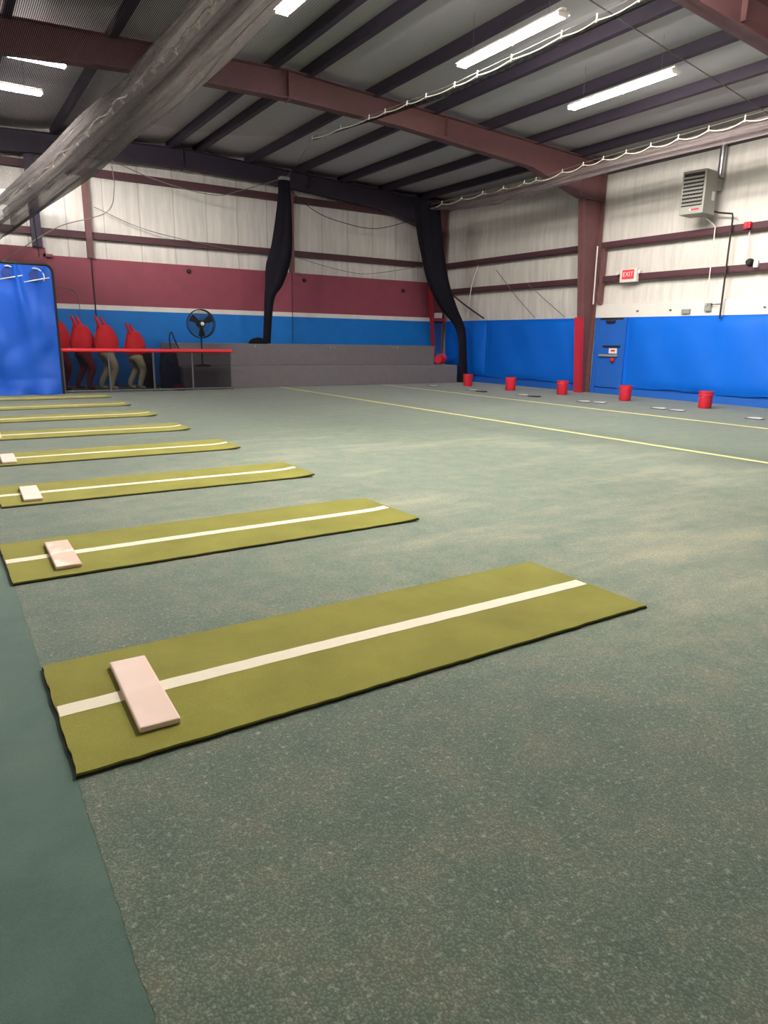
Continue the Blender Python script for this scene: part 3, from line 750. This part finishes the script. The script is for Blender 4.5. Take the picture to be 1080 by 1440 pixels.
roped('roped_net', 'gathered net with scalloped white rope running high along the right wall', 14.3,
      [(4, 5.86), (9, 5.86), (13, 5.82), (14.6, 5.73), (15.25, 5.74), (19.85, 5.74)], [(4, 5.97), (8.5, 5.95), (11.9, 5.88), (13, 5.86), (14.6, 5.78), (19.85, 5.80)], cl3,
      [(4, 5.5), (8.5, 5.5), (11.4, 5.51), (13.1, 5.49), (14.6, 5.42), (16.3, 5.33), (18.0, 5.42), (19.85, 5.66)], 'edge_net', .07, .075, .011)
cl2 = [3.2, 4.3, 5.2, 6.2, 6.98, 7.69, 8.35, 9.43, 10.27, 10.9, 11.76, 12.4, 13.2, 13.83, 15.07, 16.5]
roped('roped_net', 'net edge on a white laced rope running lengthwise below the middle of the roof', 8.4,
      [(3, 5.87), (8, 5.86), (10.9, 5.88), (12.7, 5.98), (13.83, 6.04), (16.5, 6.2)], [(3, 5.93), (11, 5.93), (12.7, 6.02), (16.5, 6.25)], cl2,
      [(3, 5.78), (11, 5.76), (13.8, 5.98), (16.5, 6.185)], 'net_dense', .03, .035, .009)

# hanging black bundles
def bundle(name, label, secs, pool=None, axis='x'):
    r = thing(name, label, 'net', (secs[-1][0], secs[-1][1], secs[-1][3]))
    pts = catmull([(x, y, z) for x, y, w, z in secs], 6); ws = []
    wv = catmull([(w, 0, 0) for x, y, w, z in secs], 6); rings = []
    for i, (p, w) in enumerate(zip(pts, wv)):
        ww = max(.05, w.x); dd = max(.06, ww*.7)
        rings.append([(p.x+ww*math.cos(a)*(1+.10*math.sin(7*a+i*.12)), p.y+dd*math.sin(a)*(1+.12*math.sin(5*a+i*.1)), p.z) for a in [2*PI*j/48 for j in range(48)]])
    MB().loft(rings).build('folds', 'blacknet', r)
    if pool:
        x, y, z, w, h_ = pool; rings = []
        for k in range(7):
            t = k/6; s_ = math.sqrt(max(.02, 1-t*t))
            rings.append([(x+w*s_*math.cos(a)*(1+.12*math.sin(5*a)), y+.22*s_*math.sin(a), z+h_*t) for a in [2*PI*j/28 for j in range(28)]])
        MB().loft(rings).build('pooled_end', 'blacknet', r)
    return r
bundle('net_bundle', 'black net bundle hanging in front of the maroon back wall onto the grey platform',
       [(9.74, 21.1, .17, 6.2), (9.69, 21.0, .22, 5.5), (9.58, 21, .32, 4.3), (9.42, 21, .36, 3.7), (9.27, 21, .27, 3.1), (9.12, 21, .17, 2.75), (9.05, 21, .13, 2.2), (8.98, 21, .12, 1.29)], (8.7, 21, 1.276, .30, .20))
bundle('net_bundle', 'black net bundle slanting down the back right corner to the floor',
       [(14.36, 19.9, .45, 5.85), (14.5, 19.95, .45, 5.2), (14.72, 20, .43, 4.4), (15.03, 20, .40, 3.4), (15.5, 20, .32, 2.6), (16.0, 20, .20, 2.0), (16.12, 19.95, .16, 1.5), (16.16, 19.9, .17, .6), (16.17, 19.9, .19, 0.0)])
tag(MB().box(9.6, 9.88, 21.0, 21.25, 6.2, 6.3).build('clamp_plate', 'grey_metal'), 'small pale clamp plate at the top of the middle black net bundle', 'clamp')

# thin ropes
def rope(label, pts, r_=.010, mat='cord', name='rope'):
    tag(MB().tube(catmull(pts, 10), r_, 6).build(name, mat), label, 'rope')
rope('sagging grey rope below the far roof beam, left of the middle black bundle', [(4.65, 21.3, 6.11), (5.97, 21.3, 5.74), (7.52, 21.3, 5.56), (8.42, 21.3, 5.80), (9.72, 21.15, 6.27)], .012)
rope('sagging rope loop on the upper back wall, right of the middle black bundle', [(9.9, 21.5, 6.2), (10.93, 21.5, 5.54), (11.99, 21.5, 5.27), (13.39, 21.5, 5.2), (14.6, 20.6, 5.55)], .012, 'darkcord')
rope('low sagging rope below the back wall girt, right of the middle black bundle', [(9.6, 21.0, 4.1), (10.9, 22.0, 4.02), (12.27, 22.0, 3.79), (13.43, 22.0, 3.75), (15.1, 21.2, 4.05)], .010)
rope('thin rope hanging from the gathered net above the thin maroon post', [(4.7, 21.4, 6.0), (4.72, 21.4, 5.4), (4.5, 21.6, 4.8), (3.3, 21.8, 4.35), (2.3, 21.8, 3.7), (1.5, 21.8, 3.1)], .012)
rope('thin rope sagging from the maroon post toward the fan girt', [(4.3, 22.15, 5.0), (5.6, 22.15, 4.55), (7.2, 22.15, 4.3), (8.6, 22.15, 4.15)], .010)
rope('dark rope hanging straight down from the left net', [(2.35, 19.5, 5.1), (2.38, 19.5, 4.3), (2.42, 19.5, 3.3)], .014, 'darkcord')
rope('thick dark rope slanting to the top of the blue pad beside the corner bundle', [(16.3, 21.2, 3.3), (16.55, 20.4, 2.75), (16.65, 19.44, 2.27)], .030, 'darkcord')
rope('middle thin grey cord slanting to the blue pad left of the column', [(16.68, 18.93, 3.87), (16.66, 17.9, 3.0), (16.66, 16.9, 2.24)], .012)
rope('thin grey cord slanting to the blue pad closest to the column', [(16.68, 17.33, 3.31), (16.66, 16.4, 2.73), (16.66, 15.6, 2.24)], .012)
rope('thin white cord running down the right wall near the corner', [(16.84, 19.9, 5.4), (16.84, 20.0, 4.4), (16.66, 20.2, 3.4), (16.66, 20.35, 2.3)], .016, 'cream')
rope('thin pale cord bent over the maroon wall beside the tarp', [(3.0, 22.25, 2.78), (3.55, 22.25, 2.72), (3.68, 22.25, 2.45), (3.7, 22.25, 2.0)], .008, 'cord')
rope('thin grey cable running from the middle black bundle up to the laced rope', [(8.4, 16.5, 6.25), (9.1, 18.8, 6.2), (9.72, 21.05, 6.2)], .006)
tag(MB().tube([(9.0, 8.68, 6.70), (16.6, 9.6, 6.385)], .011, 6).build('tie_rod', 'cord'), 'thin grey tie rod crossing under the roof at the upper right', 'rod')

# ------------------------------------------------------------------ strip lights
def strip_light(cx, cy, z, along_y, label, tube):
    r = thing('strip_light', label, 'light', (cx, cy, z), None, PI/2 if along_y else 0)
    Ln = 2.44
    MB().prism([(-.135, .022), (-.05, .048), (.05, .048), (.135, .022), (.13, .03), (.05, .058), (-.05, .058), (-.13, .03)], 0, -Ln/2, Ln/2).build('reflector', 'white', r, local=True)
    for x0 in (-Ln/2, -.015, Ln/2-.03): MB().box(x0, x0+.03, -.10, .10, -.02, .056).build('lamp_holder', 'white', r, local=True)
    MB().box(-Ln/2, Ln/2, -.045, .045, .056, .10).build('housing', 'white', r, local=True)
    for x0 in (-Ln/2+.032, .018):
        for y in (-.072, .072):
            MB().tube([(x0, y, .01), (x0+1.168, y, .01)], .021, 10).build('tube', tube, r, local=True)
    zt = roofz(cx)-z
    for x in (-.9, .9): MB().tube([(x, 0, .10), (x, 0, zt-.02)], .004, 5).build('hanger', 'cord', r, local=True)
strip_light(5.0, 9.62, 6.2, True, 'lit strip light cut by the top edge, leftmost of the three bright ones', 'tube')
strip_light(8.5, 9.66, 6.2, True, 'lit strip light in the middle of the three bright ones', 'tube')
strip_light(11.6, 9.92, 6.12, True, 'lit strip light nearest the right wall', 'tube')
strip_light(5.0, 5.6, 6.2, True, 'added strip light above the nearest mats, out of view, brightening the near floor', 'fill_near')  # this lamp and the next are added, unseen, to light the near floor
strip_light(8.5, 5.6, 6.2, True, 'weaker added strip light above the near open floor, out of view', 'fill_mid')
strip_light(1.42, 15.03, 6.2, False, 'upper of two strip lights glowing through the left net', 'tube_dim')
strip_light(1.25, 16.95, 6.2, False, 'lower of two strip lights glowing through the left net', 'tube_dim')

# ------------------------------------------------------------------ heater
ht = thing('unit_heater', 'grey louvred gas unit heater hanging high on the right wall', 'heater', (16.1, 11.1, 4.55), None, .12)
def hb(m, name, mat): return m.build(name, mat, ht, local=True)
# local: -x is the louvred front, y along wall
W2, D0, D1, H = .30, -.22, .36, .98
hb(MB().box(D0, D1, -W2, W2, 0, H, .012), 'casing', 'grey_metal')
hb(MB().box(D0-.012, D0+.01, -W2+.05, W2-.05, .18, H-.06), 'opening', 'dark_slot')
for k in range(8):
    z = .22+k*.085; t = MB()
    t.prism([(D0-.045, z-.012), (D0-.038, z-.02), (D0+.0, z+.03), (D0-.006, z+.038)], 1, -W2+.05, W2-.05)
    hb(t, 'louvre', 'grey_metal')
m = MB()
for k in range(7): m.box(D0-.03, D0-.012, -W2+.09+k*.07, -W2+.098+k*.07, .19, H-.2)
hb(m, 'vertical_fins', 'brass')
hb(MB().box(D0-.008, D0+.001, -W2+.10, -W2+.30, .08, .115), 'badge', 'red')
part(hb(MB().lathe([(0, D0-.008), (.022, D0-.008), (.022, D0)], (0, W2-.28, .098), 'x', 12), 'round_mark', 'white'), 'white round mark')
part(hb(MB().box(.14, .28, -W2-.004, -W2+.001, .32, .52), 'data_plate', 'white'), 'pale data plate')
hb(MB().tube([(.36, -.14, .78), (.46, -.14, .78)], .075, 14), 'flue_collar', 'galv')
hb(MB().box(.42, .70, -.26, -.08, .60, .88, .02), 'flue_box', 'grey_metal')
tag(MB().lathe([(.0, 0), (.075, 0), (.075, 1.0), (0, 1.0)], (16.72, 10.95, 5.43), n=18).build('flue_pipe', 'galv'), 'shiny round metal flue pipe rising from the heater to the roof', 'pipe')
tag(MB().tube([(16.5, 10.85, 4.64), (16.6, 10.80, 4.62), (16.62, 10.44, 4.55), (16.62, 10.42, 4.45), (16.62, 10.42, 2.1)], .022, 8).build('gas_pipe', 'brass'), 'dark gas pipe dropping down the right wall from the heater', 'pipe')
tag(MB().tube([(16.5, 11.05, 4.5), (16.62, 10.95, 4.40), (16.62, 10.85, 4.3), (16.62, 10.83, 2.45)], .014, 6).build('conduit', 'white'), 'thin white conduit left of the dark gas pipe', 'conduit')
tag(MB().box(16.68, 16.78, 10.76, 10.92, 2.30, 2.50, .01).build('switch_box', 'grey_metal'), 'grey switch box on the white board left of the gas pipe', 'box')
tag(MB().tube([(16.7, 10.76, 2.46), (16.64, 10.46, 2.46)], .012, 6).build('conduit', 'brass'), 'short brown conduit joining switch box and gas pipe', 'conduit')
al = thing('fire_alarm', 'small red fire alarm on the upper girt near the right edge', 'alarm', (16.66, 10.03, 4.18))
MB().box(16.60, 16.70, 9.95, 10.11, 4.17, 4.32, .015).build('housing', 'red', al)
MB().lathe([(0, 16.58), (.04, 16.58), (.05, 16.60)], (0, 10.03, 4.245), 'x', 12).build('strobe', 'redrail', al)
tag(MB().tube([(16.76, 10.03, 4.15), (16.76, 10.03, 3.45), (16.76, 10.2, 3.38)], .012, 6).build('conduit', 'white'), 'thin white conduit below the red fire alarm', 'conduit')
tag(MB().lathe([(0, 16.56), (.06, 16.57), (.085, 16.63), (.085, 16.70)], (0, 9.86, 3.4), 'x', 18).build('bell', 'black'), 'round black bell on the lower girt near the right edge', 'bell')
tag(MB().box(16.62, 16.70, 9.64, 9.75, 3.27, 3.42, .01).build('junction_box', 'white'), 'small white junction box beside the round black bell', 'box')
tag(MB().box(16.70, 16.78, 11.35, 11.58, 2.25, 2.37, .01).build('junction_box', 'grey_metal'), 'small grey box on the white board below the heater', 'box')
for y, l in ((13.0, 'small dark hook on the white board above the door side'), (11.95, 'small dark hook on the white board between door and heater'), (9.4, 'small dark hook on the white board at the right edge')):
    tag(MB().lathe([(0, 16.72), (.02, 16.72), (.028, 16.78)], (0, y, 2.36), 'x', 10).build('hook', 'cord'), l, 'hook')
for x, z, l in ((6.97, 3.44, 'dark round bracket on the maroon wall left of the middle bundle'), (10.96, 3.40, 'dark round bracket on the maroon wall right of the middle bundle'), (15.05, 3.26, 'dark round bracket on the maroon wall near the corner')):
    tag(MB().lathe([(0, 22.18), (.05, 22.19), (.07, 22.27)], (x, 0, z), 'y', 14).build('round_bracket', 'dark_slot'), l, 'bracket')
tag(MB().box(16.3, 16.52, 21.7, 21.96, 2.3, 2.5, .01).build('junction_box', 'white'), 'small white box on the corner column behind the net bundle', 'box')
tag(MB().box(16.15, 16.75, 21.80, 21.86, 2.19, 2.3).build('brace_rail', 'redpad'), 'short red rail across the corner column below a white box', 'rail')

# exit sign with emergency lights
ex = thing('exit_sign', 'lit red exit sign with two emergency lamp heads on the lower girt', 'sign', (16.64, 13.3, 3.1))
part(MB().box(16.58, 16.70, 13.02, 13.58, 3.14, 3.50, .015).build('housing', 'white', ex), 'white housing')
part(MB().box(16.574, 16.581, 13.10, 13.50, 3.22, 3.47).build('panel', 'exit_panel', ex), 'red lit face')
tx = bpy.data.curves.new('letters', 'FONT'); tx.body = 'EXIT'; tx.size = .17; tx.align_x = 'CENTER'; tx.align_y = 'CENTER'; tx.extrude = .002
to = bpy.data.objects.new('tmp_text', tx); COL.objects.link(to)
dg = bpy.context.evaluated_depsgraph_get(); tme = bpy.data.meshes.new_from_object(to.evaluated_get(dg)); tme.name = 'letters'
bpy.data.objects.remove(to); lt = bpy.data.objects.new('letters', tme); COL.objects.link(lt); lt.parent = ex
tme.materials.clear(); tme.materials.append(M['exit_lit'])
lt.rotation_euler = (PI/2, 0, -PI/2); lt.location = Vector((16.571, 13.3, 3.345))-ex.location
lt['label'] = 'red EXIT letters'
for y in (12.94, 13.66):
    h_ = MB().lathe([(0, 16.56), (.045, 16.56), (.055, 16.60), (.03, 16.66), (0, 16.66)], (0, y, 3.40), 'x', 14).build('lamp_head', 'white', ex)

# sub-parts: pieces that sit on a part
for root in [o for o in COL.objects if o.parent is None]:
    kids = {}
    for c in root.children: kids.setdefault(c.name.split('.')[0], []).append(c)
    base = root.name.split('.')[0]
    for b_, par, subs in (('exit_sign', 'panel', ['letters']), ('unit_heater', 'casing', ['badge', 'round_mark', 'data_plate']), ('unit_heater', 'opening', ['louvre', 'vertical_fins']), ('tarp_screen', 'tarp', ['hole', 'lacing']),
                          ('platform', 'upper_step', ['fixing_tab']), ('door_1', 'panel', ['panic_bar', 'door_closer', 'rail']), ('strip_light', 'housing', ['lamp_holder', 'hanger']), ('pedestal_fan', 'hub', ['blade']), ('roped_net', 'lacing_rope', ['clip'])):
        if base == b_ and par in kids:
            for q in subs:
                for c in kids.get(q, []): c.parent = kids[par][0]

# ------------------------------------------------------------------ camera, world, view
R_ = Vector((0.840, -0.542, 0.)); f_ = None
pi_, ro_, ya_ = 0.246447562, 0.0164978128, 0.573239886
cy, sy, cp_, sp_ = math.cos(ya_), math.sin(ya_), math.cos(pi_), math.sin(pi_)
fw = Vector((sy*cp_, cy*cp_, -sp_)); rt = Vector((cy, -sy, 0)); up = rt.cross(fw)
r2 = rt*math.cos(ro_)+up*math.sin(ro_); u2 = -rt*math.sin(ro_)+up*math.cos(ro_)
cam = bpy.data.cameras.new('camera'); co = bpy.data.objects.new('camera', cam); COL.objects.link(co)
mw = Matrix((r2, u2, -fw)).transposed().to_4x4(); mw.translation = Vector((0, 0, 1.45)); co.matrix_world = mw
cam.sensor_fit = 'VERTICAL'; cam.sensor_height = 36; cam.lens = 959.855/1440*36; cam.clip_start = .05; cam.clip_end = 200
SC.camera = co
w = bpy.data.worlds.new('world'); SC.world = w; w.use_nodes = True
w.node_tree.nodes['Background'].inputs[0].default_value = (.6, .65, .8, 1); w.node_tree.nodes['Background'].inputs[1].default_value = .05
vs = SC.view_settings; SC.display_settings.display_device = 'sRGB'
vs.view_transform = 'Standard'; vs.look = 'None'; vs.gamma = 1; vs.use_curve_mapping = False; vs.exposure = 1.0
SC.cycles.use_denoising = True
SC.cycles.max_bounces = 10; SC.cycles.diffuse_bounces = 6; SC.cycles.transparent_max_bounces = 24
SC.cycles.sample_clamp_indirect = 8
